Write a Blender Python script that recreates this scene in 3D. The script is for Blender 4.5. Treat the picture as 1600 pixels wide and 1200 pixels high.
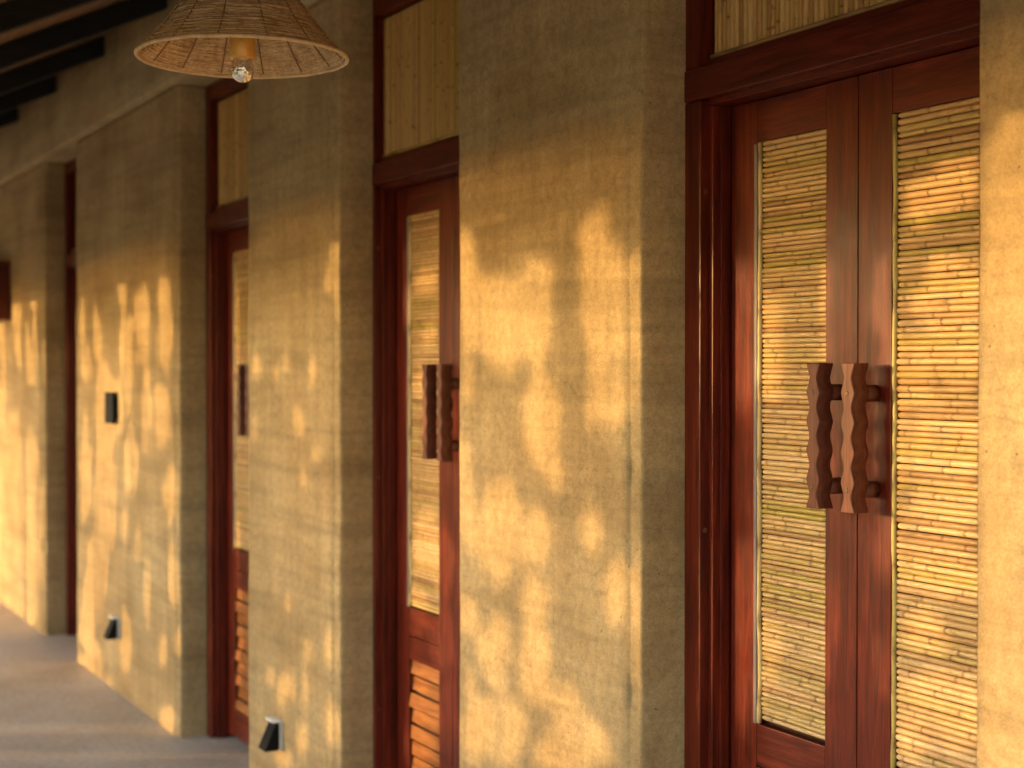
import bpy, bmesh, math, random
import numpy as np
from mathutils import Vector, Matrix, noise

# ------------------------------------------------------------------ scene, camera, light
for o in list(bpy.data.objects):
    bpy.data.objects.remove(o)
scene = bpy.context.scene
COL = scene.collection
rnd = random.Random(7)
nrs = np.random.RandomState(11)

F_PX = 2403.0                      # focal length in photo pixels (1600 wide)
THETA = math.atan(1280.0 / F_PX)   # angle between the view axis and the wall
CT, ST = math.cos(THETA), math.sin(THETA)
HORIZON = 572.0
CAM_Z = 1.5
D = 1.72                           # pier front plane (camera stands at x=0, y=0)
XF = 1.836                         # door frame front plane
XL = 1.900                         # door leaf front plane
SUN_Y, SUN_Z = 0.53, 0.105         # towards the sun: (-1, SUN_Y, SUN_Z)

cam = bpy.data.cameras.new("camera")
cam.sensor_width = 36.0
cam.lens = F_PX / 1600.0 * 36.0
cam.clip_start = 0.05
cam.clip_end = 2000
cam.dof.use_dof = True
cam.dof.focus_distance = 2.85
cam.dof.aperture_fstop = 3.7
cam_o = bpy.data.objects.new("camera", cam)
cam_o.location = (0, 0, CAM_Z)
cam_o.rotation_euler = (math.radians(90) - math.atan((600 - HORIZON) / F_PX), 0, -THETA)
COL.objects.link(cam_o)
scene.camera = cam_o

SUN_ELEV = math.atan(SUN_Z / math.hypot(1, SUN_Y))
SUN_AZ = math.atan2(-1, SUN_Y)     # compass angle from +Y towards +X
world = bpy.data.worlds.new("World")
scene.world = world
world.use_nodes = True
wn = world.node_tree.nodes
sky = wn.new("ShaderNodeTexSky")
sky.sky_type = 'NISHITA'
sky.sun_disc = False
sky.sun_elevation = SUN_ELEV
sky.sun_rotation = SUN_AZ
sky.air_density = 1.0
sky.dust_density = 1.8
sky.ozone_density = 1.6
bg = wn["Background"]
bg.inputs["Strength"].default_value = 0.15
world.node_tree.links.new(sky.outputs[0], bg.inputs[0])

sun = bpy.data.lights.new("sun", 'SUN')
sun.energy = 0.41
sun.angle = math.radians(0.6)
sun.color = (1.0, 0.62, 0.24)
sun_o = bpy.data.objects.new("sun", sun)
sun_o.rotation_euler = Vector((-1, SUN_Y, SUN_Z)).to_track_quat('Z', 'Y').to_euler()
sun_o.location = (-6, 5, 4)
COL.objects.link(sun_o)

scene.view_settings.view_transform = 'Standard'
scene.view_settings.look = 'None'
scene.view_settings.gamma = 1.0
scene.view_settings.exposure = 3.3
scene.render.engine = 'CYCLES'
scene.cycles.use_denoising = True
scene.cycles.max_bounces = 7
scene.cycles.diffuse_bounces = 5
scene.cycles.transmission_bounces = 8
scene.cycles.transparent_max_bounces = 12
scene.cycles.sample_clamp_indirect = 6.0

# ------------------------------------------------------------------ helpers
def pix(px, py, X):
    """photo pixel -> point on the plane x = X"""
    a = (px - 800) / F_PX
    t = X / (ST + a * CT)
    return t * (CT - a * ST), CAM_Z + (HORIZON - py) / F_PX * t      # y, z

def to_pix(X, Y, Z):
    lat = X * CT - Y * ST
    dep = X * ST + Y * CT
    return 800 + F_PX * lat / dep, HORIZON - F_PX * (Z - CAM_Z) / dep

def link(name, me, mat=None, parent=None, loc=(0, 0, 0), rot=(0, 0, 0)):
    o = bpy.data.objects.new(name, me)
    if mat is not None and me is not None and not me.materials:
        me.materials.append(mat)
    o.location = loc
    o.rotation_euler = rot
    if parent is not None:
        o.parent = parent
    COL.objects.link(o)
    return o

def tag(o, label=None, cat=None, group=None, kind=None):
    if label: o["label"] = label
    if cat: o["category"] = cat
    if group: o["group"] = group
    if kind: o["kind"] = kind
    return o

def thing(name, loc, label, cat, group=None):
    return tag(link(name, None, loc=loc), label, cat, group)

def bm_mesh(bm, name, smooth=False):
    me = bpy.data.meshes.new(name)
    bmesh.ops.recalc_face_normals(bm, faces=bm.faces)
    if smooth:
        for f in bm.faces: f.smooth = True
    bm.to_mesh(me); bm.free()
    return me

def box(bm, x0, x1, y0, y1, z0, z1, bevel=0.0, seg=2):
    r = bmesh.ops.create_cube(bm, size=1.0)
    vs = r["verts"]
    for v in vs:
        v.co = Vector((x0 + (v.co.x + .5) * (x1 - x0), y0 + (v.co.y + .5) * (y1 - y0), z0 + (v.co.z + .5) * (z1 - z0)))
    if bevel > 0:
        es = list({e for v in vs for e in v.link_edges})
        bmesh.ops.bevel(bm, geom=es, offset=bevel, segments=seg, profile=0.6, affect='EDGES')

def box_mesh(name, *a, bevel=0.0):
    bm = bmesh.new()
    box(bm, *a, bevel=bevel)
    return bm_mesh(bm, name)

def tube(bm, pts, rad, sides=8, cap=True, marks=None, lay=None):
    """a tube along points, radius per point"""
    rings = []
    n = len(pts)
    for i, p in enumerate(pts):
        d = (pts[min(i + 1, n - 1)] - pts[max(i - 1, 0)]).normalized()
        ref = Vector((0, 0, 1)) if abs(d.z) < .9 else Vector((1, 0, 0))
        u = d.cross(ref).normalized(); w = u.cross(d)
        r = rad[i] if hasattr(rad, "__len__") else rad
        ring = []
        for k in range(sides):
            a = 2 * math.pi * k / sides
            v = bm.verts.new(p + u * (math.cos(a) * r) + w * (math.sin(a) * r))
            if lay is not None: v[lay] = marks[i]
            ring.append(v)
        rings.append(ring)
    for i in range(n - 1):
        for k in range(sides):
            f = bm.faces.new((rings[i][k], rings[i][(k + 1) % sides], rings[i + 1][(k + 1) % sides], rings[i + 1][k]))
            f.smooth = True
    if cap:
        bm.faces.new(rings[0][::-1]); bm.faces.new(rings[-1])

# ------------------------------------------------------------------ materials
class NT:
    def __init__(s, name):
        s.m = bpy.data.materials.new(name); s.m.use_nodes = True
        s.t = s.m.node_tree; s.n = s.t.nodes; s.b = s.n["Principled BSDF"]
        s.tc = s.n.new("ShaderNodeTexCoord")
    def L(s, a, b): s.t.links.new(a, b)
    def new(s, t, **k):
        n = s.n.new(t)
        for a, v in k.items(): setattr(n, a, v)
        return n
    def mapping(s, scale=(1, 1, 1), src="Object", loc=None):
        m = s.new("ShaderNodeMapping"); m.inputs["Scale"].default_value = scale
        s.L(s.tc.outputs[src], m.inputs[0])
        if loc is not None: s.L(loc, m.inputs["Location"])
        return m.outputs[0]
    def noise(s, vec, scale, detail=6, rough=.55, dist=0.0):
        n = s.new("ShaderNodeTexNoise"); s.L(vec, n.inputs["Vector"])
        n.inputs["Scale"].default_value = scale; n.inputs["Detail"].default_value = detail
        n.inputs["Roughness"].default_value = rough; n.inputs["Distortion"].default_value = dist
        return n.outputs["Fac"]
    def ramp(s, fac, stops, interp='LINEAR'):
        r = s.new("ShaderNodeValToRGB"); r.color_ramp.interpolation = interp
        e = r.color_ramp.elements
        while len(e) < len(stops): e.new(0.5)
        for x, (p, c) in zip(e, stops):
            x.position = p; x.color = (*c, 1) if len(c) == 3 else c
        s.L(fac, r.inputs[0]); return r.outputs[0]
    def mix(s, a, b, fac, mode='MIX'):
        m = s.new("ShaderNodeMix", data_type='RGBA', blend_type=mode)
        for sock, v in ((m.inputs[0], fac), (m.inputs[6], a), (m.inputs[7], b)):
            if hasattr(v, "links"): s.L(v, sock)
            elif isinstance(v, (int, float)): sock.default_value = v
            else: sock.default_value = (*v, 1)
        return m.outputs[2]
    def math(s, op, a, b=None, c=None):
        m = s.new("ShaderNodeMath", operation=op)
        for k, v in enumerate((a, b, c)):
            if v is None: continue
            if hasattr(v, "links"): s.L(v, m.inputs[k])
            else: m.inputs[k].default_value = v
        return m.outputs[0]
    def bump(s, h, strength, dist, prev=None):
        b = s.new("ShaderNodeBump"); b.inputs["Strength"].default_value = strength
        b.inputs["Distance"].default_value = dist; s.L(h, b.inputs["Height"])
        if prev is not None: s.L(prev, b.inputs["Normal"])
        return b.outputs[0]
    def set(s, **k):
        for a, v in k.items():
            sock = s.b.inputs[a.replace("_", " ")]
            if hasattr(v, "links"): s.L(v, sock)
            elif isinstance(v, tuple): sock.default_value = (*v, 1) if len(v) == 3 else v
            else: sock.default_value = v
        return s.m

def g3(v): return (v, v, v)

def mat_earth(name, base, light, dark, fiber=1.0):
    t = NT(name)
    v = t.mapping()
    big = t.noise(v, 2.2, 5, .6)
    c = t.mix(t.ramp(big, [(.34, dark), (.52, base), (.68, light)]), base, .1)
    # long vertical weathering and horizontal lifts of the rammed earth
    streak = t.noise(t.mapping((9, 9, .9)), 2.0, 4, .6)
    c = t.mix(c, t.ramp(streak, [(.35, g3(.72)), (.65, g3(1.12))]), .35, 'MULTIPLY')
    lift = t.noise(t.mapping((.7, .7, 7.0)), 1.6, 3, .5, .4)
    c = t.mix(c, t.ramp(lift, [(.36, g3(.72)), (.5, g3(1.0)), (.7, g3(1.08))]), .55, 'MULTIPLY')
    layer = t.noise(t.mapping((1.2, 1.2, 30.0)), 1.4, 3, .6, .5)
    c = t.mix(c, t.ramp(layer, [(.34, g3(.80)), (.5, g3(1.0)), (.68, g3(1.07))]), .42, 'MULTIPLY')
    fine = t.noise(v, 46, 4, .7)
    c = t.mix(c, t.ramp(fine, [(.32, g3(.62)), (.5, g3(1.0)), (.7, g3(1.28))]), .48, 'MULTIPLY')
    grain = t.noise(v, 240, 2, .7)
    c = t.mix(c, t.ramp(grain, [(.30, g3(.62)), (.5, g3(1)), (.72, g3(1.3))]), .55, 'MULTIPLY')
    # dark pits and grit
    vo = t.new("ShaderNodeTexVoronoi"); vo.inputs["Scale"].default_value = 44
    t.L(v, vo.inputs["Vector"])
    pm = t.math('MULTIPLY', t.ramp(vo.outputs["Distance"], [(.06, g3(1)), (.14, g3(0))]),
                t.ramp(t.noise(v, 9, 3), [(.50, g3(0)), (.60, g3(1))]))
    c = t.mix(c, tuple(x * .33 for x in dark), t.math('MULTIPLY', pm, .75))
    # straw fibres, pale short scratches
    f1 = t.noise(t.mapping((60, 160, 420)), 1.0, 2, .5, 2.5)
    fm = t.math('MULTIPLY', t.ramp(f1, [(.66, g3(0)), (.72, g3(1))]), .35 * fiber)
    c = t.mix(c, (.62, .47, .24), fm)
    # thin cracks
    dv = t.new("ShaderNodeVectorMath", operation='ADD')
    nz = t.new("ShaderNodeTexNoise"); nz.inputs["Scale"].default_value = 6; nz.inputs["Detail"].default_value = 5
    t.L(v, nz.inputs["Vector"])
    sc = t.new("ShaderNodeVectorMath", operation='SCALE'); sc.inputs[3].default_value = .28
    t.L(nz.outputs["Color"], sc.inputs[0]); t.L(t.mapping((1, .55, 1.9)), dv.inputs[0]); t.L(sc.outputs[0], dv.inputs[1])
    cr = t.new("ShaderNodeTexVoronoi", feature='DISTANCE_TO_EDGE'); cr.inputs["Scale"].default_value = 1.5
    t.L(dv.outputs[0], cr.inputs["Vector"])
    cm = t.math('MULTIPLY', t.ramp(cr.outputs["Distance"], [(.003, g3(1)), (.009, g3(0))]),
                t.ramp(t.noise(v, 2.6, 3), [(.47, g3(0)), (.57, g3(1))]))
    c = t.mix(c, tuple(x * .4 for x in dark), t.math('MULTIPLY', cm, .28))
    h = t.math('ADD', t.math('MULTIPLY', t.noise(v, 46, 3, .7), .5), t.math('MULTIPLY', grain, .35))
    h = t.math('SUBTRACT', h, t.ramp(vo.outputs["Distance"], [(.05, g3(.3)), (.13, g3(0))]))
    h = t.math('ADD', h, t.math('MULTIPLY', t.noise(v, 9, 2, .6), 1.1))
    n = t.bump(h, .55, .004)
    return t.set(Base_Color=c, Roughness=.9, Normal=n, Specular_IOR_Level=.2)

EARTH = mat_earth("rammed_earth", (.48, .34, .17), (.545, .405, .215), (.39, .262, .12))
PLASTER = mat_earth("earth_plaster", (.47, .36, .20), (.52, .40, .23), (.40, .29, .15), .5)

def mat_wood(name, axis, c0, c1, c2, rough=.32, coat=.12):
    t = NT(name)
    sc = {'z': (26, 26, 1.6), 'y': (26, 1.6, 26), 'x': (1.6, 26, 26)}[axis]
    oi = t.new("ShaderNodeObjectInfo")
    off = t.new("ShaderNodeCombineXYZ")
    for k in range(3): t.L(t.math('MULTIPLY', oi.outputs["Random"], 37.0 + k), off.inputs[k])
    v = t.mapping(sc, loc=off.outputs[0])
    g = t.noise(v, 2.2, 7, .65, .6)
    fine = t.noise(t.mapping(tuple(x * 7 for x in sc)), 1.6, 3, .6)
    c = t.ramp(g, [(.28, c0), (.5, c1), (.74, c2)])
    c = t.mix(c, t.ramp(fine, [(.35, g3(.55)), (.55, g3(1)), (.7, g3(1.15))]), .6, 'MULTIPLY')
    c = t.mix(c, t.ramp(t.noise(t.mapping((1, 1, 1)), 3.5, 4), [(.35, g3(.75)), (.65, g3(1.2))]), .6, 'MULTIPLY')
    dust = t.noise(t.mapping((1, 1, 1)), 55, 5, .75)
    scr = t.noise(t.mapping(tuple(x * 2.4 for x in sc)), 4, 2, .5)
    dm = t.math('MULTIPLY', t.ramp(dust, [(.66, g3(0)), (.76, g3(1))]), .10)
    c = t.mix(c, (.42, .30, .2), dm)
    r = t.math('ADD', t.math('MULTIPLY', t.noise(t.mapping((1, 1, 1)), 14, 5, .65), .34), rough - .12)
    n = t.bump(t.math('ADD', fine, t.math('MULTIPLY', scr, .5)), .16, .0015)
    n = t.bump(g, .12, .003, n)
    return t.set(Base_Color=c, Roughness=r, Normal=n, Coat_Weight=coat, Coat_Roughness=.25, Specular_IOR_Level=.3)

MAH = ((.048, .0056, .0034), (.130, .0140, .0055), (.235, .030, .010))
WOOD_Z = mat_wood("mahogany_upright", 'z', *MAH)
WOOD_Y = mat_wood("mahogany_crosswise", 'y', *MAH)
HANDLE = mat_wood("carved_handle_wood", 'z', (.085, .022, .011), (.16, .048, .026), (.23, .080, .044), .45, .08)
SLAT = mat_wood("varnished_slat_wood", 'y', (.22, .055, .014), (.38, .13, .033), (.54, .23, .07), .35, .2)
RAFTER = mat_wood("blackened_rafter_wood", 'x', (.006, .005, .004), (.011, .009, .007), (.02, .015, .012), .6, 0)
DECK = mat_wood("roof_boarding", 'y', (.15, .08, .04), (.25, .145, .075), (.33, .20, .11), .65, 0)
POSTW = mat_wood("post_wood", 'z', (.12, .08, .05), (.20, .13, .08), (.27, .18, .11), .7, 0)

def mat_bamboo(name, axis, tint=(1, 1, 1)):
    t = NT(name)
    oi = t.new("ShaderNodeObjectInfo")
    at = t.new("ShaderNodeAttribute", attribute_name="node_mark")
    at2 = t.new("ShaderNodeAttribute", attribute_name="stick_tone")
    tone = t.math('FRACT', t.math('ADD', oi.outputs["Random"], at2.outputs["Fac"]))
    off = t.new("ShaderNodeCombineXYZ")
    for k in range(3): t.L(t.math('MULTIPLY', tone, 53.0 + 9 * k), off.inputs[k])
    c = t.ramp(tone, [(0, (.54, .355, .15)), (.14, (.68, .475, .235)), (.30, (.77, .575, .315)), (.46, (.56, .425, .15)),
                      (.58, (.74, .525, .27)), (.70, (.46, .375, .09)), (.80, (.64, .43, .20)), (.90, (.40, .24, .10)), (1, (.70, .505, .26))])
    sc = {'z': (1, 1, .12), 'y': (1, .12, 1)}[axis]
    st = t.noise(t.mapping(tuple(x * 90 for x in sc), loc=off.outputs[0]), 3.0, 4, .6)
    c = t.mix(c, t.ramp(st, [(.3, g3(.68)), (.5, g3(1)), (.7, g3(1.14))]), .65, 'MULTIPLY')
    bl = t.noise(t.mapping(tuple(x * 22 for x in (1, 1, 1)), loc=off.outputs[0]), 1.0, 5, .7)
    c = t.mix(c, (.20, .105, .04), t.math('MULTIPLY', t.ramp(bl, [(.57, g3(0)), (.72, g3(1))]), .7))
    sp = t.noise(t.mapping((190, 190, 190), loc=off.outputs[0]), 1.0, 3, .7)
    nm = t.math('MULTIPLY', at.outputs["Fac"], t.ramp(sp, [(.30, g3(.25)), (.52, g3(1))]))
    c = t.mix(c, (.13, .06, .022), t.math('MINIMUM', t.math('MULTIPLY', nm, .72), .72))
    c = t.mix(c, tint, 1.0, 'MULTIPLY')
    n = t.bump(t.math('ADD', st, t.math('MULTIPLY', sp, .4)), .22, .0012)
    return t.set(Base_Color=c, Roughness=t.math('ADD', t.math('MULTIPLY', bl, .3), .26), Normal=n, Specular_IOR_Level=.5)
BAM_Y = mat_bamboo("bamboo_lying", 'y', (.97, .90, .84))
BAM_Z = mat_bamboo("bamboo_standing", 'z')
BAM_T = mat_bamboo("aged_bamboo_standing", 'z', (.98, .82, .58))

def mat_straw():
    t = NT("woven_raffia")
    v = t.mapping((1, 1, 1))
    a = t.noise(v, 30, 5, .7)
    c = t.ramp(a, [(.3, (.40, .24, .11)), (.48, (.64, .43, .22)), (.7, (.80, .60, .36))])
    f = t.noise(t.mapping((1, 1, 6)), 110, 4, .7)
    c = t.mix(c, t.ramp(f, [(.33, g3(.42)), (.5, g3(1)), (.7, g3(1.3))]), .8, 'MULTIPLY')
    n = t.bump(f, .7, .003)
    m = t.set(Base_Color=c, Roughness=.75, Normal=n)
    return m
STRAW = mat_straw()

def flat(name, col, rough=.5, metal=0.0, bumpy=0.0, **k):
    t = NT(name)
    v = t.mapping()
    a = t.noise(v, 35, 5, .65)
    c = t.mix(col, tuple(min(1, x * 1.25) for x in col), a)
    kw = dict(Base_Color=c, Roughness=t.math('ADD', t.math('MULTIPLY', a, .2), rough - .1), Metallic=metal)
    if bumpy: kw["Normal"] = t.bump(t.noise(v, 120, 4, .7), bumpy, .001)
    kw.update(k)
    return t.set(**kw)
BLACK = flat("black_powder_coat", (.006, .006, .007), .75, 0, .2, Specular_IOR_Level=.12)
WHITE = flat("white_diffuser", (.55, .54, .52), .35)
VISOR = flat("white_visor", (.85, .85, .84), .3)
SCREW = flat("aged_brass_screw", (.10, .07, .035), .5, .6, .2)
BACKING = flat("panel_backing_board", (.05, .028, .014), .85, 0, .2)
BEAD = flat('sky_sheen_bead', (.20, .165, .16), .35, 0, .3)  # grey colour stands in for the sky's reflection on the varnished rebate
BRASS = flat("amber_lamp_holder", (.62, .33, .07), .3, .25)
CORD = flat("lamp_cord_cloth", (.25, .17, .09), .8)
PLATE = flat("slate_plaque", (.010, .012, .016), .8, 0, .3, Specular_IOR_Level=.12)

def mat_glass():
    t = NT("clear_bulb_glass")
    return t.set(Base_Color=(1.0, .93, .80), Roughness=.03, Transmission_Weight=1.0, IOR=1.45)
GLASS = mat_glass()
t_ = NT("silvered_bulb_crown")
vo_ = t_.new("ShaderNodeTexVoronoi"); vo_.inputs["Scale"].default_value = 170; t_.L(t_.tc.outputs["Object"], vo_.inputs["Vector"])
SILVER = t_.set(Base_Color=(.93, .90, .85), Metallic=.9, Roughness=.14, Normal=t_.bump(vo_.outputs["Distance"], .8, .002))

def mat_floor():
    t = NT("polished_cement")
    v = t.mapping()
    a = t.noise(v, 1.7, 6, .6)
    c = t.ramp(a, [(.34, (.43, .35, .265)), (.52, (.55, .46, .365)), (.70, (.63, .54, .44))])
    f = t.noise(v, 38, 6, .7)
    c = t.mix(c, t.ramp(f, [(.35, g3(.65)), (.55, g3(1)), (.7, g3(1.15))]), .75, 'MULTIPLY')
    n = t.bump(f, .3, .003)
    n = t.bump(t.noise(v, 3, 3), .15, .01, n)
    return t.set(Base_Color=c, Roughness=t.math('ADD', t.math('MULTIPLY', a, .3), .40), Normal=n, Specular_IOR_Level=.35)
FLOOR = mat_floor()

def mat_ground():
    t = NT("dry_soil")
    v = t.mapping()
    c = t.ramp(t.noise(v, .8, 8, .65), [(.3, (.46, .34, .20)), (.5, (.56, .43, .27)), (.7, (.42, .34, .19))])
    return t.set(Base_Color=c, Roughness=.95, Normal=t.bump(t.noise(v, 12, 6, .7), .6, .04))
GROUND = mat_ground()

def mat_leaf():
    t = NT("leaf")
    at = t.new("ShaderNodeAttribute", attribute_name="leaf_tone")
    c = t.ramp(at.outputs["Fac"], [(0, (.035, .075, .016)), (.5, (.07, .12, .025)), (1, (.13, .15, .035))])
    c = t.mix(c, t.ramp(t.noise(t.mapping(), 60, 3), [(.3, g3(.8)), (.7, g3(1.2))]), .6, 'MULTIPLY')
    m = t.set(Base_Color=c, Roughness=.45)
    tr = t.new("ShaderNodeBsdfTranslucent"); t.L(c, tr.inputs[0])
    mx = t.new("ShaderNodeMixShader"); mx.inputs[0].default_value = .5
    t.L(t.b.outputs[0], mx.inputs[1]); t.L(tr.outputs[0], mx.inputs[2])
    t.L(mx.outputs[0], t.n["Material Output"].inputs[0])
    return m
LEAF = mat_leaf()
BARK = flat("shrub_bark", (.11, .08, .05), .9, 0, .5)

# ------------------------------------------------------------------ ground and floor
def sheet(name, x0, x1, y0, y1, z, mat):
    bm = bmesh.new()
    vs = [bm.verts.new(p) for p in ((x0, y0, z), (x1, y0, z), (x1, y1, z), (x0, y1, z))]
    bm.faces.new(vs)
    return tag(link(name, bm_mesh(bm, name), mat), kind="structure")
sheet("ground", -400, 400, -400, 400, -.16, GROUND)
fl = link("veranda_floor", box_mesh("veranda_floor", -.32, 3.4, -4.5, 17.5, -.155, 0, bevel=.012), FLOOR)
tag(fl, kind="structure")

# ------------------------------------------------------------------ the building
PIERS = [(-4.2, 1.728), (2.676, 3.517), (4.353, 5.198), (6.092, 7.930), (8.765, 17.0)]
TOP = 2.63
bld = thing("earth_building", (D, 5, 0), "long ochre rammed earth building with deep piers under a lean-to roof", "building")

def make_pier(y0, y1, seed):
    """rammed earth pier; the visible edges are chamfered and crumbled"""
    ch = .018
    prof = []
    def seg(a, b, n):
        for i in range(n):
            k = i / n
            prof.append((a[0] + (b[0] - a[0]) * k, a[1] + (b[1] - a[1]) * k))
    back = 2.22
    seg((back, y0), (D + .25, y0), 2)
    seg((D + .25, y0), (D + .02, y0), 12)
    seg((D + .02, y0), (D + .010, y0 + .003), 2)
    # narrow worn arris, a little set back from the face
    seg((D + .010, y0 + .003), (D + .003, y0 + .038), 5)
    seg((D + .003, y0 + .038), (D, y0 + .041), 1)
    n = max(6, int(min(y1 - y0, 2.5) / .03))
    seg((D, y0 + .041), (D, y1 - .004), n)
    seg((D, y1 - .004), (D + .004, y1), 2)
    seg((D + .004, y1), (D + .25, y1), 8)
    prof.append((back, y1))
    zs = np.linspace(-.05, TOP, 150)
    bm = bmesh.new()
    rows = []
    for z in zs:
        row = []
        for (x, y) in prof:
            p = Vector((x, y, z))
            q = Vector((x * 3 + seed, y * 3, z * 3))
            amp = .004 if x < back - .01 else 0
            dx = noise.noise(q) * amp + noise.noise(q * 4) * amp * .35
            dy = 0
            edge = min(abs(y - y0), abs(y - y1))
            if abs(y - y0) < .039 and x < D + .05:
                e = noise.noise(Vector((seed, y * 10, z * 22))) * .0022 + noise.noise(Vector((seed + 9, y * 30, z * 70))) * .0016
                bite = max(0, noise.noise(Vector((seed + 3, 0, z * 9))) - .42) * .022
                dx += abs(e) + bite
                dy = (abs(e) + bite) * (1 if abs(y - y0) < abs(y - y1) else -1)
            row.append(bm.verts.new((p.x + dx - D, p.y + dy - 5, z)))
        rows.append(row)
    for i in range(len(rows) - 1):
        for k in range(len(prof) - 1):
            f = bm.faces.new((rows[i][k], rows[i][k + 1], rows[i + 1][k + 1], rows[i + 1][k]))
            f.smooth = True
    bm.faces.new([r[0] for r in (rows[0], rows[-1])] + [rows[-1][-1], rows[0][-1]])
    bm.faces.new(rows[-1][::-1]); bm.faces.new(rows[0])
    return bm_mesh(bm, "pier", False)
for i, (a, b) in enumerate(PIERS):
    link("pier", make_pier(a, b, 11.3 * i + 2), EARTH, bld)

# plastered beam over the piers and doors, a little proud of them
bm = bmesh.new()
ys = np.linspace(-4.2, 17, 260)
prof = [(.5, TOP + .002), (-.012, TOP + .002), (-.034, TOP + .006), (-.041, TOP + .018), (-.041, TOP + .2), (-.041, TOP + .45), (.5, TOP + .45)]
rows = []
for y in ys:
    r = []
    for k, (x, z) in enumerate(prof):
        e = noise.noise(Vector((1, y * 2.2, z * 3))) * .004 + noise.noise(Vector((5, y * 9, z * 9))) * .002
        r.append(bm.verts.new((x + (e if 0 < k < 6 else 0), y - 5, z + (e * .7 if 0 < k < 4 else 0))))
    rows.append(r)
for i in range(len(rows) - 1):
    for k in range(len(prof)):
        k2 = (k + 1) % len(prof)
        f = bm.faces.new((rows[i][k], rows[i][k2], rows[i + 1][k2], rows[i + 1][k])); f.smooth = k in (1, 2, 3, 4)
bm.faces.new(rows[0]); bm.faces.new(rows[-1][::-1])
link("ring_beam", bm_mesh(bm, "ring_beam"), PLASTER, bld)
link("back_wall", box_mesh("back_wall", .52, .66, -9.2, 12, 0, 3.3), PLASTER, bld)

# lean-to roof: high at the wall, low at the eave
SLOPE = .47
RZ = 3.019
XE = -.03
def roof_z(x): return RZ - SLOPE * (D - .04 - x)
bm = bmesh.new()
nb = 14
x_a, x_b = 2.0, XE - .12
for k in range(nb):
    xa = x_a + (x_b - x_a) * k / nb; xb = x_a + (x_b - x_a) * (k + 1) / nb + .004
    q = []
    for y in (-4.3, 17.2):
        for x, dz in ((xa, .004), (xb, .004), (xb, .03), (xa, .03)):
            q.append(bm.verts.new((x - D, y - 5, roof_z(x) + dz)))
    for f in ((0, 1, 2, 3), (7, 6, 5, 4), (0, 4, 5, 1), (1, 5, 6, 2), (2, 6, 7, 3), (3, 7, 4, 0)):
        bm.faces.new([q[i] for i in f])
roof = link("roof", bm_mesh(bm, "roof"), DECK, bld)
raf = bmesh.new()
xa, xb = D + .1, XE - .04
q = []
for y in (-.035, .035):
    for x, dz in ((xa, 0), (xb, 0), (xb, -.088), (xa, -.088)):
        q.append(raf.verts.new((x - D, y, roof_z(x) + dz)))
for f in ((0, 1, 2, 3), (7, 6, 5, 4), (0, 4, 5, 1), (1, 5, 6, 2), (2, 6, 7, 3), (3, 7, 4, 0)):
    raf.faces.new([q[i] for i in f])
bmesh.ops.bevel(raf, geom=list(raf.edges), offset=.004, segments=1, affect='EDGES')
raf_me = bm_mesh(raf, "rafter")
ry = 6.11
for k in range(-9, 11):
    link("rafter", raf_me, RAFTER, roof, (0, 6.11 + 1.062 * k - 5, 0))
# thatch edging over the eave and eave beam
bm = bmesh.new()
tube(bm, [Vector((XE + .05 - D, y - 5, roof_z(XE + .05) - .14 + noise.noise(Vector((0, y, 0))) * .008)) for y in np.linspace(-4.2, 17, 40)], .05, 10)
link("eave_beam", bm_mesh(bm, "eave_beam"), RAFTER, roof)

# round posts at the eave, out of the frame; one throws its shadow on the door
for y in (-3.6, 3.374, 6.80, 10.24, 13.7):
    bm = bmesh.new()
    pts = [Vector((noise.noise(Vector((y, 0, z))) * .012, noise.noise(Vector((y, 7, z))) * .012, z)) for z in np.linspace(.0, roof_z(.02) - .17, 12)]
    tube(bm, pts, [.056 - .004 * i / 11 for i in range(12)], 12)
    post = link("veranda_post", bm_mesh(bm, "veranda_post"), POSTW, None, (.02, y, 0))
    tag(post, "slim round timber post under the veranda eave", "post", "posts along the veranda edge")

# ------------------------------------------------------------------ bamboo sticks
def stick_bm(bm, lay, length, r, rg, nodes, axis='y', off=Vector((0, 0, 0)), sides=8, tone=None, tl=None):
    """one bamboo stick lying along the axis from 0 to length"""
    st = [(0.0, r * .62, .75), (.0025, r * .92, .35), (.006, r, .0)]
    for nd in sorted(nodes):
        st += [(nd - .008, r * .985, 0.0), (nd - .0022, r * 1.03, .25), (nd, r * 1.13, 1.0), (nd + .0016, r * .99, .9), (nd + .007, r * .97, .1)]
    st += [(length - .006, r, 0.0), (length - .001, r * .9, .3), (length, r * .6, .7)]
    bend = rg.uniform(-.0006, .0006); bend2 = rg.uniform(-.0004, .0004)
    pts, rad, mk = [], [], []
    for s, rr, m in st:
        k = math.sin(math.pi * s / length)
        a, b, c = bend * k, s, bend2 * k
        pts.append((Vector((a, b, c)) if axis == 'y' else Vector((a, c, b))) + off)
        rad.append(rr); mk.append(m)
    n0 = len(bm.verts)
    tube(bm, pts, rad, sides, True, mk, lay)
    if tl is not None:
        bm.verts.ensure_lookup_table()
        for v in bm.verts[n0:]: v[tl] = tone

def node_places(rg, length, p=.85):
    out = []
    x = rg.uniform(-.12, .16)
    while x < length - .018:
        if x > .018 and rg.random() < p: out.append(x)
        x += rg.uniform(.10, .19)
    return out

def stick_variants(name, length, axis, n, sides=9, rad=.0053):
    out = []
    for k in range(n):
        bm = bmesh.new(); lay = bm.verts.layers.float.new("node_mark")
        stick_bm(bm, lay, length, rad, rnd, node_places(rnd, length, .8 if axis == 'y' else .45), axis, sides=sides)
        out.append(bm_mesh(bm, name))
    return out

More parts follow.
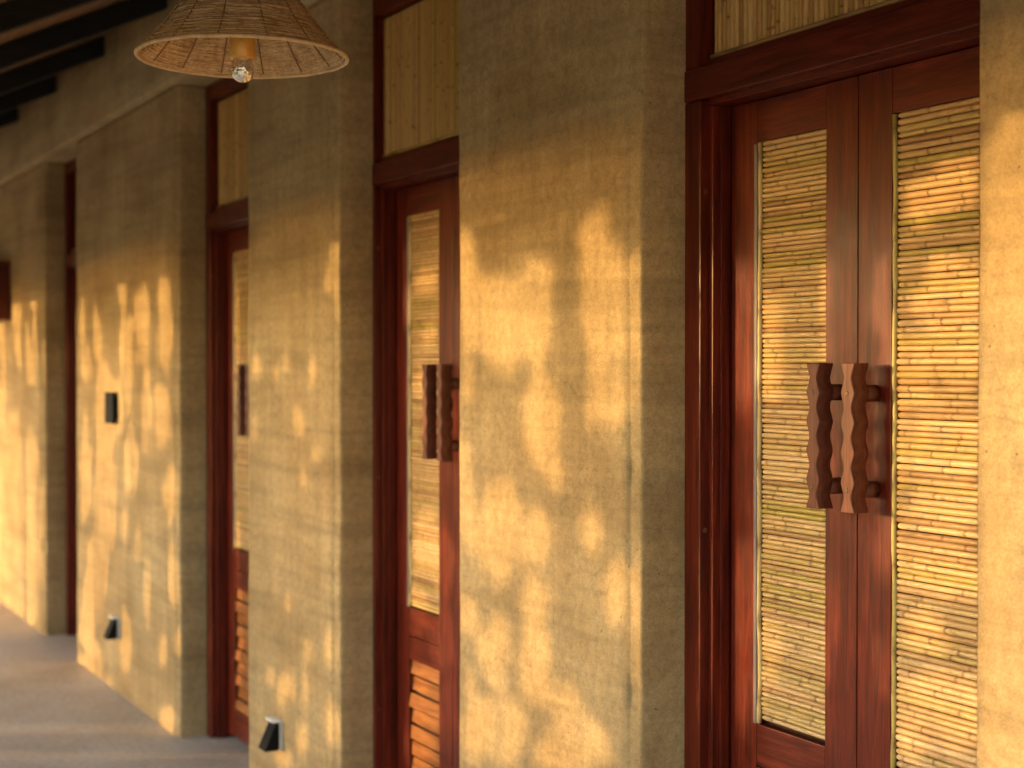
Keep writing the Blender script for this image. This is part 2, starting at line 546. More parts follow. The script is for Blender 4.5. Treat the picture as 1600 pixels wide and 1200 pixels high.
# ------------------------------------------------------------------ doors
HW = .476           # half width over the frame
LEAF_E = .392       # leaf outer edge
PAN_A, PAN_B = .0905, .304    # bamboo panel from the meeting line
PZ0, PZ1 = .775, 1.9525
LZ0, LZ1 = .13, .618          # louvred lower panel
HEAD0, HEAD1 = 2.05, 2.13
FX = XF - XL        # frame front in leaf coordinates
def frame_parts():
    parts = []
    for s in (-1, 1):
        bm = bmesh.new()
        ya, yb = sorted((s * .412, s * HW))
        box(bm, FX, FX + .14, ya, yb, 0, HEAD0 - .0015, bevel=.003)
        ya, yb = sorted((s * .3985, s * .4125))
        box(bm, FX + .022, FX + .14, ya, yb, 0, HEAD0 - .012, bevel=.002)
        ya, yb = sorted((s * .3935, s * .399))
        box(bm, FX + .040, FX + .062, ya, yb, 0, HEAD0 - .014, bevel=.0015)
        parts.append(("jamb", bm_mesh(bm, "jamb"), WOOD_Z))
        bm = bmesh.new()
        ya, yb = sorted((s * .420, s * HW))
        box(bm, FX + .001, FX + .12, ya, yb, HEAD1 - .013, TOP - .001, bevel=.003)
        parts.append(("transom_post", bm_mesh(bm, "transom_post"), WOOD_Z))
    bm = bmesh.new()
    box(bm, FX - .002, FX + .14, -HW, HW, HEAD0, HEAD1 - .014, bevel=.003)
    box(bm, FX + .02, FX + .14, -.4195, .4195, HEAD1 - .015, HEAD1 + .004, bevel=.002)
    box(bm, FX + .018, FX + .14, -.411, .411, HEAD0 - .0125, HEAD0 + .002, bevel=.002)
    parts.append(("head_rail", bm_mesh(bm, "head_rail"), WOOD_Y))
    bm = bmesh.new()
    box(bm, FX + .003, FX + .12, -.4195, .4195, 2.565, TOP - .001, bevel=.003)
    parts.append(("top_rail", bm_mesh(bm, "top_rail"), WOOD_Y))
    return parts
FRAME_PARTS = frame_parts()
TH = .042
def leaf_parts(s):
    def bx(ya, yb, z0, z1, x0=0.0, x1=TH, bv=.002):
        bm = bmesh.new(); a, b = sorted((s * ya, s * yb)); box(bm, x0, x1, a, b, z0, z1, bevel=bv); return bm
    P = []
    P.append(("stile", bm_mesh(bx(.0012, PAN_A, .022, 2.036), "stile"), WOOD_Z))
    P.append(("stile", bm_mesh(bx(PAN_B, LEAF_E, .022, 2.036), "stile"), WOOD_Z))
    for z0, z1 in ((PZ1, 2.0355), (.690, PZ0), (LZ1, .6875), (.0225, LZ0)):
        P.append(("rail", bm_mesh(bx(PAN_A + .0003, PAN_B - .0003, z0, z1, .0006, TH), "rail"), WOOD_Y))
    P.append(("backing_board", bm_mesh(bx(PAN_A + .0005, PAN_B - .0005, LZ0, PZ1, .024, .036, 0), "backing_board"), BACKING))
    return P
LEAF_PARTS = {s: leaf_parts(s) for s in (-1, 1)}
meet_me = box_mesh("meeting_strip", TH + .002, TH + .016, -.03, .03, .022, 2.036, bevel=.002)
slat_me = {}
for s in (-1, 1):
    bm = bmesh.new(); a, b = sorted((s * (PAN_A + .001), s * (PAN_B - .001)))
    box(bm, -.003, .003, a, b, -.0205, .0205, bevel=.0015, seg=1)
    slat_me[s] = bm_mesh(bm, "louvre_slat")

def handle_mesh():
    """wavy outline, five bellies, extruded away from the door"""
    bm = bmesh.new()
    H = .270; n = 60; th = .035
    L, R = [], []
    for i in range(n + 1):
        k = i / n
        ph = (k * 5) % 1.0
        tri = abs(ph - .5) * 2                       # 1 on the bellies, 0 in the hollows
        w = .55 * tri ** 1.15 + .45 * (.5 - .5 * math.cos(math.pi * tri))
        hw = .0098 + .0086 * w
        L.append((-hw, (k - .5) * H)); R.append((hw, (k - .5) * H))
    def ring(x): return [bm.verts.new((x, y, z)) for y, z in L], [bm.verts.new((x, y, z)) for y, z in R]
    fl_, fr = ring(-th); bl, br = ring(0)
    for i in range(n):
        bm.faces.new((fl_[i], fr[i], fr[i + 1], fl_[i + 1])); bm.faces.new((bl[i + 1], br[i + 1], br[i], bl[i]))
        a = bm.faces.new((fl_[i + 1], bl[i + 1], bl[i], fl_[i])); a.smooth = True
        a = bm.faces.new((fr[i], br[i], br[i + 1], fr[i + 1])); a.smooth = True
    bm.faces.new((fl_[0], bl[0], br[0], fr[0])); bm.faces.new((fl_[n], fr[n], br[n], bl[n]))
    bmesh.ops.recalc_face_normals(bm, faces=bm.faces)
    es = [e for e in bm.edges if len(e.link_faces) == 2 and e.calc_face_angle(0) > .9]
    bmesh.ops.bevel(bm, geom=es, offset=.0012, segments=1, affect='EDGES')
    return bm_mesh(bm, "handle")
handle_me = handle_mesh()
bm = bmesh.new(); tube(bm, [Vector((-.0005, 0, 0)), Vector((.0315, 0, 0))], .0155, 16); spacer_me = bm_mesh(bm, "spacer")
bm = bmesh.new()
for r0, r1, xx in ((.0042, .0042, -.0008),):
    tube(bm, [Vector((.004, 0, 0)), Vector((-.0003, 0, 0)), Vector((-.0011, 0, 0))], [.0042, .0042, .003], 12)
    box(bm, -.0016, -.0010, -.0028, .0028, -.0005, .0005)
screw_me = bm_mesh(bm, "screw")

def edge_strip(s, y):
    """wavy split-bamboo strip nailed along the stick ends"""
    bm = bmesh.new(); lay = bm.verts.layers.float.new("node_mark")
    zs = np.linspace(PZ0 + .002, PZ1 - .002, 46)
    pts = [Vector((.0035 + noise.noise(Vector((y, s, z * 6))) * .0012, s * y + noise.noise(Vector((s * 3.1 + y, 4, z * 7))) * .0042, z)) for z in zs]
    mk = [1.0 if i % 6 == 2 else 0.0 for i in range(46)]
    tube(bm, pts, [.0052 + .0004 * math.sin(i * 1.7) for i in range(46)], 8, True, mk, lay)
    return bm_mesh(bm, "edge_strip")

STICK_LEN = PAN_B - PAN_A - .013
V_H = stick_variants("bamboo_stick", STICK_LEN, 'y', 24)
V_T = stick_variants("transom_stick", 2.565 - HEAD1 - .012, 'z', 14, 9, .0064)

def stick_rows(rg, m):
    z = PZ1 - .0052
    out = []
    last = None
    while True:
        k = rg.uniform(.84, 1.14) * m
        if last is not None: z -= .0053 * (last + k) * 1.03
        if z < PZ0 + .0045: break
        out.append((z, k)); last = k
    return out

def build_door(yc, label, fine, group, plain=False):
    root = thing("double_door", (XL, yc, 0), label, "door", group)
    rg = random.Random(int(yc * 100))
    fr = link("door_frame", None, None, root)
    for nm, me, mt in FRAME_PARTS:
        link(nm, me, mt, fr)
    # transom of standing bamboo
    tr = link("transom_panel", box_mesh("transom_panel", FX + .043, FX + .055, -.4195, .4195, HEAD1 + .002, 2.5648), BACKING if not plain else WOOD_Y, root)
    bm = bmesh.new(); lay = bm.verts.layers.float.new("node_mark")
    tube(bm, [Vector((FX + .030, y, HEAD1 + .0105 + noise.noise(Vector((yc, y * 5, 0))) * .0015)) for y in np.linspace(-.416, .416, 20)],
         .0052, 8, True, [1.0 if i % 7 == 3 else 0 for i in range(20)], lay)
    link("bamboo_batten", bm_mesh(bm, "bamboo_batten"), BAM_Y, tr)
    y = -.411
    if not fine or plain:
        tb = bmesh.new(); y = .5 if plain else y; tlay = tb.verts.layers.float.new("node_mark"); tt = tb.verts.layers.float.new("stick_tone")
    while y < .414:
        k = rg.uniform(.82, 1.2)
        if fine:
            o = link("transom_stick", rg.choice(V_T), BAM_T, tr, (FX + .037 + rg.uniform(-.001, .001), y, HEAD1 + .006),
                     (rg.uniform(-.004, .004), 0, rg.choice((0, math.pi, 1.7, 4.4))))
            o.scale = (k, k, 1)
        else:
            stick_bm(tb, tlay, 2.565 - HEAD1 - .012, .0064 * k, rg, node_places(rg, .42, .35), 'z', Vector((FX + .037, y, HEAD1 + .006)), 7, rg.random(), tt)
        y += .0141 * k
    if not fine and not plain:
        tag(link("bamboo_sticks", bm_mesh(tb, "bamboo_sticks"), BAM_T, tr), kind="stuff")
    for s in (1, -1):
        lf = link("door_leaf", None, None, root)
        for nm, me, mt in LEAF_PARTS[s]:
            link(nm, me, mt, lf)
        out = PAN_B if s > 0 else PAN_A      # the strip sits at the far ends of the sticks
        link("edge_strip", edge_strip(s, PAN_B - .0065) if s > 0 else edge_strip(s, PAN_A + .0065), BAM_Z, lf)
        if s > 0:
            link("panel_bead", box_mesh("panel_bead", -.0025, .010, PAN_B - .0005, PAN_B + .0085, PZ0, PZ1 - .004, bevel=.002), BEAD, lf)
        base = PAN_A + .001 if s > 0 else -(PAN_B - .001)
        if not fine:
            hb = bmesh.new(); hl = hb.verts.layers.float.new("node_mark"); ht = hb.verts.layers.float.new("stick_tone")
        for z, k in stick_rows(rg, .93 if s > 0 else 1.07):
            tilt = rg.gauss(0, .0022)
            y0 = base + rg.uniform(-.0012, .0012)
            x0 = .0125 - .0055 + rg.uniform(-.0012, .0012)
            if fine:
                fl_ = rg.random() < .5
                o = link("bamboo_stick", rg.choice(V_H), BAM_Y, lf, (x0, y0 + (STICK_LEN if fl_ else 0), z), (tilt, 0, math.pi if fl_ else 0))
                o.scale = (k, 1, k)
            else:
                stick_bm(hb, hl, STICK_LEN, .0053 * k, rg, node_places(rg, STICK_LEN), 'y', Vector((x0, y0, z)), 7, rg.random(), ht)
        if not fine:
            tag(link("bamboo_sticks", bm_mesh(hb, "bamboo_sticks"), BAM_Y, lf), kind="stuff")
        z = LZ0 + .024
        while z < LZ1 - .012:
            link("louvre_slat", slat_me[s], SLAT, lf, (.011, 0, z + rg.uniform(-.002, .002)), (0, rg.uniform(.04, .22), rg.uniform(-.02, .02)))
            z += .049
        h = link("handle", handle_me, HANDLE, root, (-.031, s * .049, 1.3705), (0, 0, rg.uniform(-.03, .03)))
        for dz in (.0805, -.0945):
            link("spacer", spacer_me, HANDLE, h, (0, 0, dz))
            link("screw", screw_me, SCREW, h, (-.035, .0005, dz))
    link("meeting_strip", meet_me, WOOD_Z, root)
    bm = bmesh.new(); tube(bm, [Vector((0, .411, 0)), Vector((0, .4095, 0))], .0055, 12)
    plug = bm_mesh(bm, "wood_plug")
    for z in (.45, 1.16, 1.86):
        link("wood_plug", plug, HANDLE, root, (FX + .012, 0, z - .0))
    return root
GD = "matching bamboo panelled doors along the wall"
build_door(2.2087, "dark red double door with lying bamboo panels, both scalloped handles in full view", True, GD)
build_door(3.925, "red bamboo panelled door between the dappled pier and the pier with one step light", False, GD)
build_door(5.612, "red bamboo panelled door between the one-light pier and the pier with slate plaque", False, GD)
build_door(8.289, "sliver of a dark red door beyond the pier carrying the slate plaque", False, GD, True)

# ------------------------------------------------------------------ fittings on the piers
def step_light(y, z, label):
    t = thing("step_light", (D - .003, y, z), label, "wall light", "low black step lights")
    link("back_plate", box_mesh("back_plate", -.010, .004, -.037, .037, -.047, .050, bevel=.003), WHITE, t)
    bm = bmesh.new()
    q = []
    for yy in (-.036, .036):
        for x, zz in ((-.012, .046), (-.020, .046), (-.062, -.047), (-.012, -.047)):
            q.append(bm.verts.new((x, yy, zz)))
    for f in ((0, 1, 2, 3), (7, 6, 5, 4), (0, 4, 5, 1), (1, 5, 6, 2), (2, 6, 7, 3), (3, 7, 4, 0)):
        bm.faces.new([q[i] for i in f])
    bmesh.ops.recalc_face_normals(bm, faces=bm.faces)
    bmesh.ops.bevel(bm, geom=list(bm.edges), offset=.003, segments=2, affect='EDGES')
    link("hood", bm_mesh(bm, "hood"), BLACK, t)
    link("visor", box_mesh("visor", -.034, -.010, -.038, .038, .046, .052, bevel=.0015), VISOR, t)
    return t
yy, zz = pix(436, 1148, D); step_light(yy, zz, "black wedge step light low on the lone pier between two doors")
yy, zz = pix(184, 981, D); step_light(yy, zz, "small black step light below the slate plaque")

yy, zz = pix(178, 637, D)
t = thing("slate_plaque", (D - .002, yy, zz), "small dark slate plaque fixed on the broad sunlit pier", "plaque")
link("plaque_face", box_mesh("plaque_face", -.024, -.008, -.075, .075, -.072, .072, bevel=.003), PLATE, t)
link("mounting_block", box_mesh("mounting_block", -.0085, .006, -.05, .05, -.05, .05, bevel=.002), BLACK, t)
y1_, z1_ = pix(18, 414, D); _, z0_ = pix(18, 500, D)
t = thing("wall_cabinet", (D - .002, y1_ + .28, z0_), "dark brown wooden box high on the farthest pier", "wall box")
hh = z1_ - z0_
link("cabinet_body", box_mesh("cabinet_body", -.09, .01, -.27, .27, 0, hh, bevel=.004), WOOD_Y, t)
link("cabinet_door", box_mesh("cabinet_door", -.105, -.091, -.262, .262, .012, hh - .012, bevel=.004), WOOD_Z, t)
link("cabinet_cap", box_mesh("cabinet_cap", -.115, .01, -.285, .285, hh + .001, hh + .02, bevel=.004), WOOD_Y, t)

# ------------------------------------------------------------------ pendant lamp
LD = .42 * F_PX / 327.0
la = (380 - 800) / F_PX
lx, ly = LD * (ST + la * CT), LD * (CT - la * ST)
lz = CAM_Z + (HORIZON - 91) / F_PX * LD
lamp = thing("pendant_lamp", (lx, ly, lz), "woven raffia bell-shaped lamp shade hanging with a bare bulb", "pendant lamp")
PR = [(.207, .0), (.190, .017), (.163, .047), (.140, .078), (.119, .105), (.102, .130), (.086, .158), (.070, .190), (.055, .222), (.042, .25)]
def prof_r(z):
    for (r0, z0), (r1, z1) in zip(PR, PR[1:]):
        if z <= z1:
            k = (z - z0) / (z1 - z0); return r0 + (r1 - r0) * k
    return PR[-1][0]
shade = link("lamp_shade", None, None, lamp)
bm = bmesh.new()
zz = .004
row = 0
while zz < .25:
    n = 84
    ph = rnd.uniform(0, 9)
    pts = []
    for i in range(n):
        a = 2 * math.pi * i / n
        rib = math.cos(a * 9 + (row % 2) * math.pi) * .0012
        w = noise.noise(Vector((math.cos(a) * 3, math.sin(a) * 3, ph))) * .0022
        w2 = noise.noise(Vector((math.cos(a) * 8, math.sin(a) * 8, ph + 4))) * .0016
        r = prof_r(max(0, zz)) + rib + w2
        pts.append(Vector((r * math.cos(a), r * math.sin(a), zz + w)))
    rr = rnd.uniform(.0016, .0034)
    rings = []
    for i in range(n):
        d = (pts[(i + 1) % n] - pts[i - 1]).normalized()
        up = Vector((0, 0, 1)); u = d.cross(up).normalized()
        loc_r = rr * (1 + .35 * noise.noise(Vector((i * .9, ph, 3))))
        rings.append([bm.verts.new(pts[i] + u * (math.cos(b) * loc_r) + up * (math.sin(b) * loc_r * 1.25)) for b in (0, 1.26, 2.51, 3.77, 5.03)])
    for i in range(n):
        for k in range(5):
            f = bm.faces.new((rings[i][k], rings[i][(k + 1) % 5], rings[(i + 1) % n][(k + 1) % 5], rings[(i + 1) % n][k])); f.smooth = True
    zz += rr * 1.55; row += 1
tag(link("woven_strands", bm_mesh(bm, "woven_strands"), STRAW, shade), kind="stuff")
# a thin inner skin closes the weave
bm = bmesh.new()
rings = []
for j in range(24):
    z = .003 + .245 * j / 23
    rings.append([bm.verts.new(((prof_r(z) - .0016) * math.cos(2 * math.pi * i / 72), (prof_r(z) - .0016) * math.sin(2 * math.pi * i / 72), z)) for i in range(72)])
for j in range(23):
    for i in range(72):
        f = bm.faces.new((rings[j][i], rings[j][(i + 1) % 72], rings[j + 1][(i + 1) % 72], rings[j + 1][i])); f.smooth = True
link("inner_lining", bm_mesh(bm, "inner_lining"), STRAW, shade)
RIB = flat("shade_rib", (.23, .125, .05), .8, 0, .3)
for k in range(14):
    a = 2 * math.pi * (k + .3) / 14
    for side, nm in ((.0022, "rib"), (-.0052, "inner_rib")):
        bm = bmesh.new()
        tube(bm, [Vector(((prof_r(z) + side) * math.cos(a), (prof_r(z) + side) * math.sin(a), z)) for z in np.linspace(.004, .248, 14)], .0016, 6)
        link("rib", bm_mesh(bm, "rib"), RIB, shade)
bm = bmesh.new()
R0 = PR[0][0] + .001
ringpts = []
for i in range(96):
    a = 2 * math.pi * i / 96
    r = R0 + noise.noise(Vector((math.cos(a) * 6, math.sin(a) * 6, 0))) * .001
    ringpts.append(Vector((r * math.cos(a), r * math.sin(a), noise.noise(Vector((math.cos(a) * 5, math.sin(a) * 5, 8))) * .0012)))
rings = []
for i in range(96):
    d = (ringpts[(i + 1) % 96] - ringpts[i - 1]).normalized(); up = Vector((0, 0, 1)); u = d.cross(up).normalized()
    rings.append([bm.verts.new(ringpts[i] + u * (math.cos(b) * .0042) + up * (math.sin(b) * .0042)) for b in [k * math.pi / 4 for k in range(8)]])
for i in range(96):
    for k in range(8):
        f = bm.faces.new((rings[i][k], rings[i][(k + 1) % 8], rings[(i + 1) % 96][(k + 1) % 8], rings[(i + 1) % 96][k])); f.smooth = True
t = NT("bound_raffia_rim"); v = t.mapping()
t.set(Base_Color=t.ramp(t.noise(v, 60, 4, .7), [(.3, (.55, .37, .19)), (.7, (.78, .58, .34))]), Roughness=.7)
link("rim", bm_mesh(bm, "rim"), t.m, shade)
# holder, bulb, cord
def lathe(name, prof, n=24, cap=True):
    bm = bmesh.new(); rings = []
    for r, z in prof:
        rings.append([bm.verts.new((r * math.cos(2 * math.pi * i / n), r * math.sin(2 * math.pi * i / n), z)) for i in range(n)])
    for j in range(len(rings) - 1):
        for i in range(n):
            f = bm.faces.new((rings[j][i], rings[j][(i + 1) % n], rings[j + 1][(i + 1) % n], rings[j + 1][i])); f.smooth = True
    if cap: bm.faces.new(rings[0]); bm.faces.new(rings[-1][::-1])
    return bm_mesh(bm, name)
link("lamp_holder", lathe("lamp_holder", [(.0, .20), (.02, .20), (.024, .19), (.0245, .06), (.0255, .045), (.0255, .0), (.0225, -.004), (.018, -.004), (.018, .01)], 28, False), BRASS, lamp)
link("bulb", lathe("bulb", [(.0125, .03), (.0145, .012), (.0185, -.004), (.0222, -.018), (.0228, -.028), (.0205, -.038), (.015, -.0455), (.008, -.049), (.0005, -.0502)], 28, True), SILVER, lamp)
bm = bmesh.new()
tube(bm, [Vector((.004 * math.cos(k * 1.3), .004 * math.sin(k * 1.3), -.032 + .004 * k)) for k in range(12)], .0008, 5)
link("filament", bm_mesh(bm, "filament"), SCREW, lamp)
bm = bmesh.new(); tube(bm, [Vector((0, 0, .19)), Vector((.001, .002, .4)), Vector((0, 0, roof_z(lx) - lz - .001))], .0035, 8)
link("cord", bm_mesh(bm, "cord"), CORD, lamp)

# ------------------------------------------------------------------ shrubs in the garden: they throw the dappled shade
U0, U1, V0, V1, RES = -1.65, 12.5, -.30, 1.94, .01
nu, nv = int((U1 - U0) / RES), int((V1 - V0) / RES)
gu = U0 + (np.arange(nu) + .5) * RES
gv = V0 + (np.arange(nv) + .5) * RES
UU, VV = np.meshgrid(gu, gv, indexing='ij')
lit = np.zeros((nu, nv), bool)
E_B = [(784,318,15,16),(752,336,10,9),(885,353,9,20),(940,400,34,60),(945,480,30,95),(727,420,14,48),(790,505,66,58),(857,425,11,17),(828,420,9,18),
       (730,600,9,22),(745,450,22,20),(847,655,30,62),(948,625,27,48),(724,708,7,30),(731,775,15,36),(784,795,30,40),(784,836,33,62),(728,815,15,40),
       (842,842,15,34),(930,829,18,30),(961,935,13,52),(985,480,12,70),(985,935,12,55),(833,938,20,32),(728,955,11,34),(773,1025,23,52),(833,1045,22,55),
       (885,1105,20,38),(770,1150,52,45),(880,1180,60,30),(930,1160,20,30),(730,1060,10,25),(868,735,18,26)]
E_C = [(517,437,10,25),(448,517,6,13),(402,567,7,22),(447,563,6,13),(433,585,5,16),(488,577,6,22),(467,660,8,24),(492,710,7,17),(473,750,7,22),(399,665,4,18),
       (448,943,6,13),(487,930,7,11),(482,1010,9,27),(515,1010,9,30),(447,1083,14,30),(477,1080,8,27),(517,1130,9,40),(473,1160,9,27),(443,1187,16,18),(420,1060,7,15)]
E_D = [(222,500,15,88),(258,510,14,100),(196,560,14,125),(190,450,9,30),(150,490,5,30),(130,500,7,40),(135,570,10,42),(152,530,8,45),(163,650,20,110),
       (133,740,12,100),(163,790,22,125),(204,720,15,75),(228,640,10,90),(266,770,13,65),(150,900,22,90),(135,970,14,65),(192,825,8,34),(228,930,9,75),
       (268,900,9,75),(196,1000,16,65),(146,1030,16,45),(254,1020,8,32),(275,1010,7,34),(262,1125,16,28),(250,650,20,60),(215,850,8,40),(180,640,14,60)]
E_E = [(30,490,13,40),(52,470,7,17),(38,545,16,40),(55,530,5,40),(70,560,5,60),(48,580,10,30),(20,700,16,60),(45,740,18,80),(15,820,20,110),(45,860,16,100),(65,830,9,100),(30,950,30,40),(72,700,5,60)]
E_1 = [(1204,560,15,130),(1282,495,7,75),(1163,530,22,120),(1296,480,8,110),(1163,990,24,160),(1208,1010,14,55),(1300,960,9,150),(1296,700,6,110),
       (1382,275,10,38),(1376,460,12,60),(1395,700,20,190),(1470,300,60,28),(1500,265,40,40),(1430,330,18,40),(1480,420,60,20),(1470,470,75,35),(1500,560,45,60),(1430,600,30,70),(1480,690,70,60),(1480,790,70,60),
       (1440,880,40,50),(1500,900,40,40),(1440,990,40,35),(1450,1080,45,25),(1500,1120,45,60),(1430,1150,30,40),(1376,870,9,80),(1376,1030,9,90)]
E_A = [(1565,300,60,85),(1590,240,40,80),(1565,420,70,90),(1570,560,60,90),(1565,700,60,90),(1570,800,60,80),(1560,900,40,70),(1590,1000,60,90),(1560,1090,60,90),(1570,1180,60,60)]
E_2 = [(627,390,7,55),(632,480,6,40),(660,600,12,30),(700,640,10,60),(663,440,18,20),(665,520,16,20),(663,850,20,50),(695,880,18,60),(655,960,18,40),(690,1000,22,50),(660,1060,24,22),(660,1110,24,24),(655,1165,26,40),(700,1120,15,60)]
E_3 = [(381,480,9,62),(372,540,5,90),(381,720,9,45),(381,800,9,50),(372,860,6,60),(380,940,10,40),(378,1010,12,40),(378,1060,12,30)]
# slow wander of the pixel coordinates keeps the gaps from being clean ovals
def wob(a, b, s, seed):
    out = np.zeros_like(a)
    for k in range(4):
        r = np.random.RandomState(seed + k)
        f = s * (1.7 ** k); t1, t2 = r.uniform(0, 6.28, 2); q = r.uniform(0, 3.14)
        out += np.sin((a * math.cos(q) + b * math.sin(q)) * f + t1) * np.cos((b * math.cos(q) - a * math.sin(q)) * f * .8 + t2) / (1.45 ** k)
    return out
WU, WV = wob(UU, VV, 24, 5), wob(UU, VV, 24, 50)
HF = wob(UU, VV, 95, 77) + .7 * wob(UU, VV, 170, 99)
def paint(ells, X, ua, ub, mode='wall', grow=1.0, rag=.12):
    if mode == 'wall':
        Y = UU - SUN_Y * (X - D); Z = VV - SUN_Z * (X - D)
        ok = (Y > ua) & (Y < ub)
    else:
        Xf = D + VV / SUN_Z
        Y = UU - SUN_Y * (Xf - D); Z = np.zeros_like(Y); ok = VV < 0; X = Xf
    lat = X * CT - Y * ST; dep = X * ST + Y * CT
    pu = 800 + F_PX * lat / dep; pv = HORIZON - F_PX * (Z - CAM_Z) / dep
    for cx, cy, rx, ry in ells:
        d = ((pu - cx) / rx) ** 2 + ((pv - cy) / ry) ** 2
        lit[ok & (d < grow * (1 + .33 * (WU + .6 * WV)) + rag * HF)] = True
paint(E_A, D, -9, 1.724)
paint(E_1, XL, 1.724, 2.676)
paint(E_B, D, 2.676, 3.53, grow=1.35, rag=.55)
paint(E_2, XL, 3.517, 4.40)
paint(E_C, D, 4.353, 5.21, grow=.95, rag=.3)
paint(E_3, XL, 5.198, 6.15)
paint(E_D, D, 6.092, 7.95, grow=.60, rag=.25)
paint(E_E, D, 8.765, 13, grow=.8, rag=.2)
for ya, yb in ((925, 948), (955, 979), (1031, 1076), (1134, 1149), (1172, 1191)):
    ua = F_PX * CAM_Z / (yb - HORIZON) / CT - SUN_Y * D; ub = F_PX * CAM_Z / (ya - HORIZON) / CT - SUN_Y * D
    lit[(UU > ua) & (UU < ub) & (VV < .03 + .02 * WV)] = True
lit[UU < 1.35] |= (wob(UU, VV, 7, 31) > -.15)[UU < 1.35]
lit[UU > 9.95] |= (wob(UU, VV, 9, 3) > -.3)[UU > 9.95]

SUNV = Vector((-1, SUN_Y, SUN_Z)); SN = SUNV.normalized()
SE1 = Vector((0, 0, 1)).cross(SN).normalized(); SE2 = SN.cross(SE1)
shrubs = []
yc = U0 + 1.2  # row begins behind the camera: extra unseen shrubs added to cut sky light
while yc < U1 + 2.4:
    shrubs.append(dict(y=yc, d=rnd.uniform(2.9, 3.3) if yc < 4.5 else rnd.uniform(4.2, 5.0) if yc < 7.2 else rnd.uniform(2.9, 3.5), v=[], f=[], t=[])); yc += rnd.uniform(.95, 1.3)
covered = lit.copy()
order = nrs.permutation(nu * nv)
def sample(u, v):
    i = int((u - U0) / RES); k = int((v - V0) / RES)
    return lit[i, k] if 0 <= i < nu and 0 <= k < nv else False
def add_leaf(sh, c, ln, wd, ang, nrm):
    a = nrm.cross(Vector((0, 0, 1)))
    a = a.normalized() if a.length > .01 else Vector((1, 0, 0))
    b = nrm.cross(a)
    e1 = a * math.cos(ang) + b * math.sin(ang); e2 = nrm.cross(e1)
    i0 = len(sh['v'])
    cur = nrm * (ln * .08)
    for s, w, k in ((-.5, 0, -1), (-.22, .8, 0), (.12, 1, .4), (.5, 0, -1.2), (.12, -1, .4), (-.22, -.8, 0), (-.05, 0, .1)):
        sh['v'].append(c + e1 * (s * ln) + e2 * (w * wd * .5) + cur * k)
    for f in ((0, 1, 6), (1, 2, 6), (2, 3, 6), (3, 4, 6), (4, 5, 6), (5, 0, 6)):
        sh['f'].append(tuple(i0 + q for q in f))
    sh['t'] += [rnd.random()] * 7
nl = 0
for idx in order:
    i, k = divmod(int(idx), nv)
    if covered[i, k]: continue
    u, v = gu[i], gv[k]
    done = False
    for attempt in range(5):
        sz = (1.0, .8, .6, .42, .3)[attempt]
        ln = rnd.uniform(.085, .135) * sz; wd = ln * rnd.uniform(.42, .55)
        ang = rnd.uniform(0, math.pi)
        ju, jv = rnd.uniform(-.02, .02) * sz, rnd.uniform(-.02, .02) * sz
        # footprint on the wall plane
        hit = 0
        ca, sa = math.cos(ang), math.sin(ang)
        for q in range(10):
            a = q * .6283
            ex, ey = math.cos(a) * ln * .42, math.sin(a) * wd * .42
            hit += sample(u + ju + ex * ca - ey * sa, v + jv + ex * sa + ey * ca)
        if hit <= (1 if attempt < 3 else 2):
            done = True; break
    if not done: continue
    # which shrub: the one whose crown this sun ray crosses
    best = min(shrubs, key=lambda s: abs(s['y'] - (u + ju + SUN_Y * s['d'])) + rnd.uniform(0, .35))
    dd = best['d'] + rnd.gauss(0, .33)
    c = Vector((D - dd, u + ju + SUN_Y * dd, v + jv + SUN_Z * dd))
    if c.z < -.1: c.z = -.1
    nrm = (SN + Vector((rnd.gauss(0, .28), rnd.gauss(0, .28), rnd.gauss(0, .28)))).normalized()
    # leaf axis given on the wall plane -> rotate about the sun axis
    add_leaf(best, c, ln, wd, math.pi - ang if False else -ang, nrm)
    nl += 1
    m = int(ln / RES) + 1
    for di in range(-m, m + 1):
        for dk in range(-m, m + 1):
            ii, kk = i + di, k + dk
            if 0 <= ii < nu and 0 <= kk < nv:
                xx = di * RES - ju; yy_ = dk * RES - jv
                ex = xx * ca + yy_ * sa; ey = -xx * sa + yy_ * ca
                if (ex / (ln * .42)) ** 2 + (ey / (wd * .42)) ** 2 < 1: covered[ii, kk] = True
CANES = [([(243,405),(241,560),(240,720),(238,900),(243,1100)], .016), ([(200,420),(213,520),(226,620),(236,760)], .012), ([(136,560),(146,700),(151,820),(158,930),(165,1010)], .012),
         ([(196,560),(192,700),(190,860),(178,940),(170,1040)], .020), ([(176,430),(186,560),(205,700),(214,860),(222,1010)], .018), ([(33,560),(31,760),(32,940)], .012),
         ([(8,520),(25,580),(42,660),(58,760)], .03), ([(14,640),(8,800),(2,930)], .014), ([(150,640),(170,560),(178,470)], .010)]
cane_of = {}
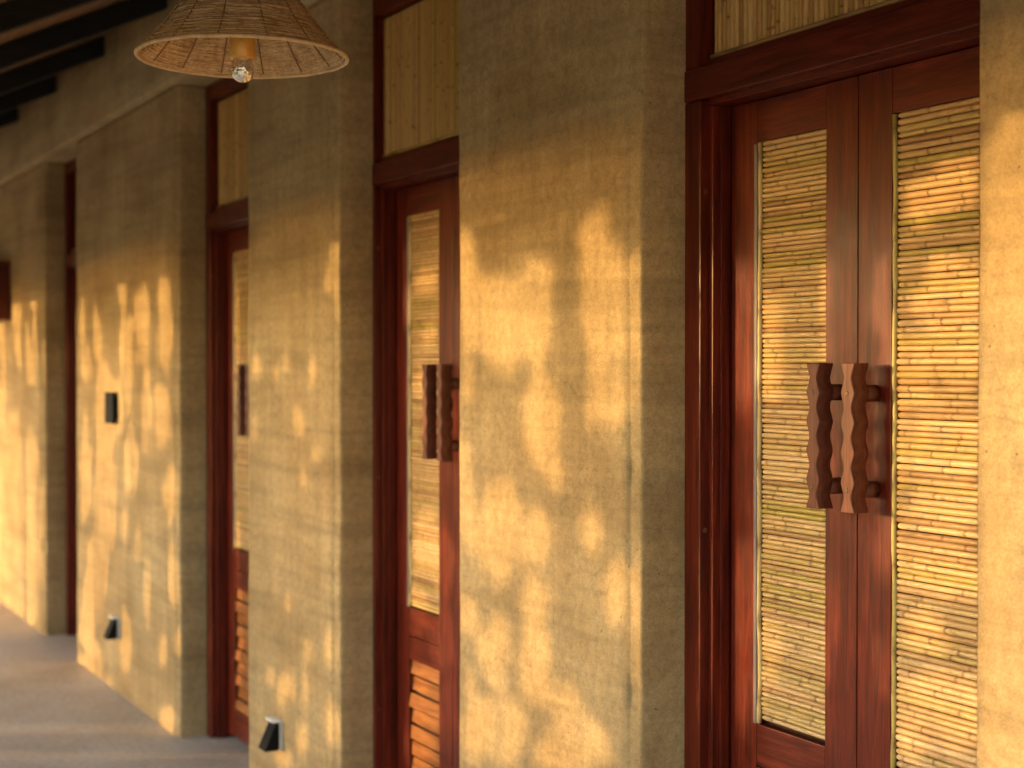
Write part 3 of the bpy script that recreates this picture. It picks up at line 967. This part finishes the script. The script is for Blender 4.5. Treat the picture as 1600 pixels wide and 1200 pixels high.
for pl, w in CANES:
    dd = 2.75
    pts = []
    for px_, py_ in pl:
        y_, z_ = pix(px_, py_, D)
        pts.append(Vector((D - dd, y_ + SUN_Y * dd, z_ + SUN_Z * dd)))
    lo, lo2 = (pts[-1], pts[-2]) if pts[-1].z < pts[0].z else (pts[0], pts[1])
    seq = pts if lo is pts[0] else pts[::-1]
    if seq[0].z > -.1: seq = [Vector((seq[0].x, seq[0].y + .02, -.17))] + seq
    seq.append(seq[-1] + (seq[-1] - seq[-2]).normalized() * .35)
    sh = min(shrubs, key=lambda s: abs(s['y'] - seq[0].y))
    cane_of.setdefault(id(sh), []).append((seq, w))
# stout unseen culm near the veranda, added to keep one door pull in shade
seq = [Vector((D - 2.2, 2.322 + SUN_Y * 2.2 + .004 * math.sin(k * 2.1), -.17 + k * .32)) for k in range(7)]
sh = min(shrubs, key=lambda s: abs(s['y'] - seq[0].y)); cane_of.setdefault(id(sh), []).append((seq, .036))
print("leaves", nl)
for sh in shrubs:
    if not sh['f']: continue
    x0 = D - sh['d']; y0 = sh['y']
    root = thing("garden_shrub", (x0, y0, -.16), "tall leafy garden shrub outside the veranda", "shrub", "shrubs along the veranda garden")
    off = Vector((x0, y0, -.16))
    me = bpy.data.meshes.new("foliage")
    me.from_pydata([tuple(p - off) for p in sh['v']], [], sh['f'])
    at = me.attributes.new("leaf_tone", 'FLOAT', 'POINT'); at.data.foreach_set("value", sh['t'])
    link("foliage", me, LEAF, root)
    for seq, w in cane_of.get(id(sh), []):
        bm = bmesh.new()
        tube(bm, [p - off for p in seq], [w * .75 * (1.1 - .5 * j / len(seq)) for j in range(len(seq))], 7)
        link("stem", bm_mesh(bm, "stem"), BARK, root)
    for k in range(7):
        a = rnd.uniform(0, 6.28); sp = rnd.uniform(.1, .5); h = rnd.uniform(1.6, 2.35)
        bm = bmesh.new(); pts = []
        for j in range(9):
            s = j / 8
            pts.append(Vector((math.cos(a) * (.05 + sp * s ** 1.3) + rnd.uniform(-.02, .02), math.sin(a) * (.05 + sp * s ** 1.3) + rnd.uniform(-.02, .02), h * s)))
        tube(bm, pts, [.010 * (1 - .75 * j / 8) for j in range(9)], 6)
        link("stem", bm_mesh(bm, "stem"), BARK, root)
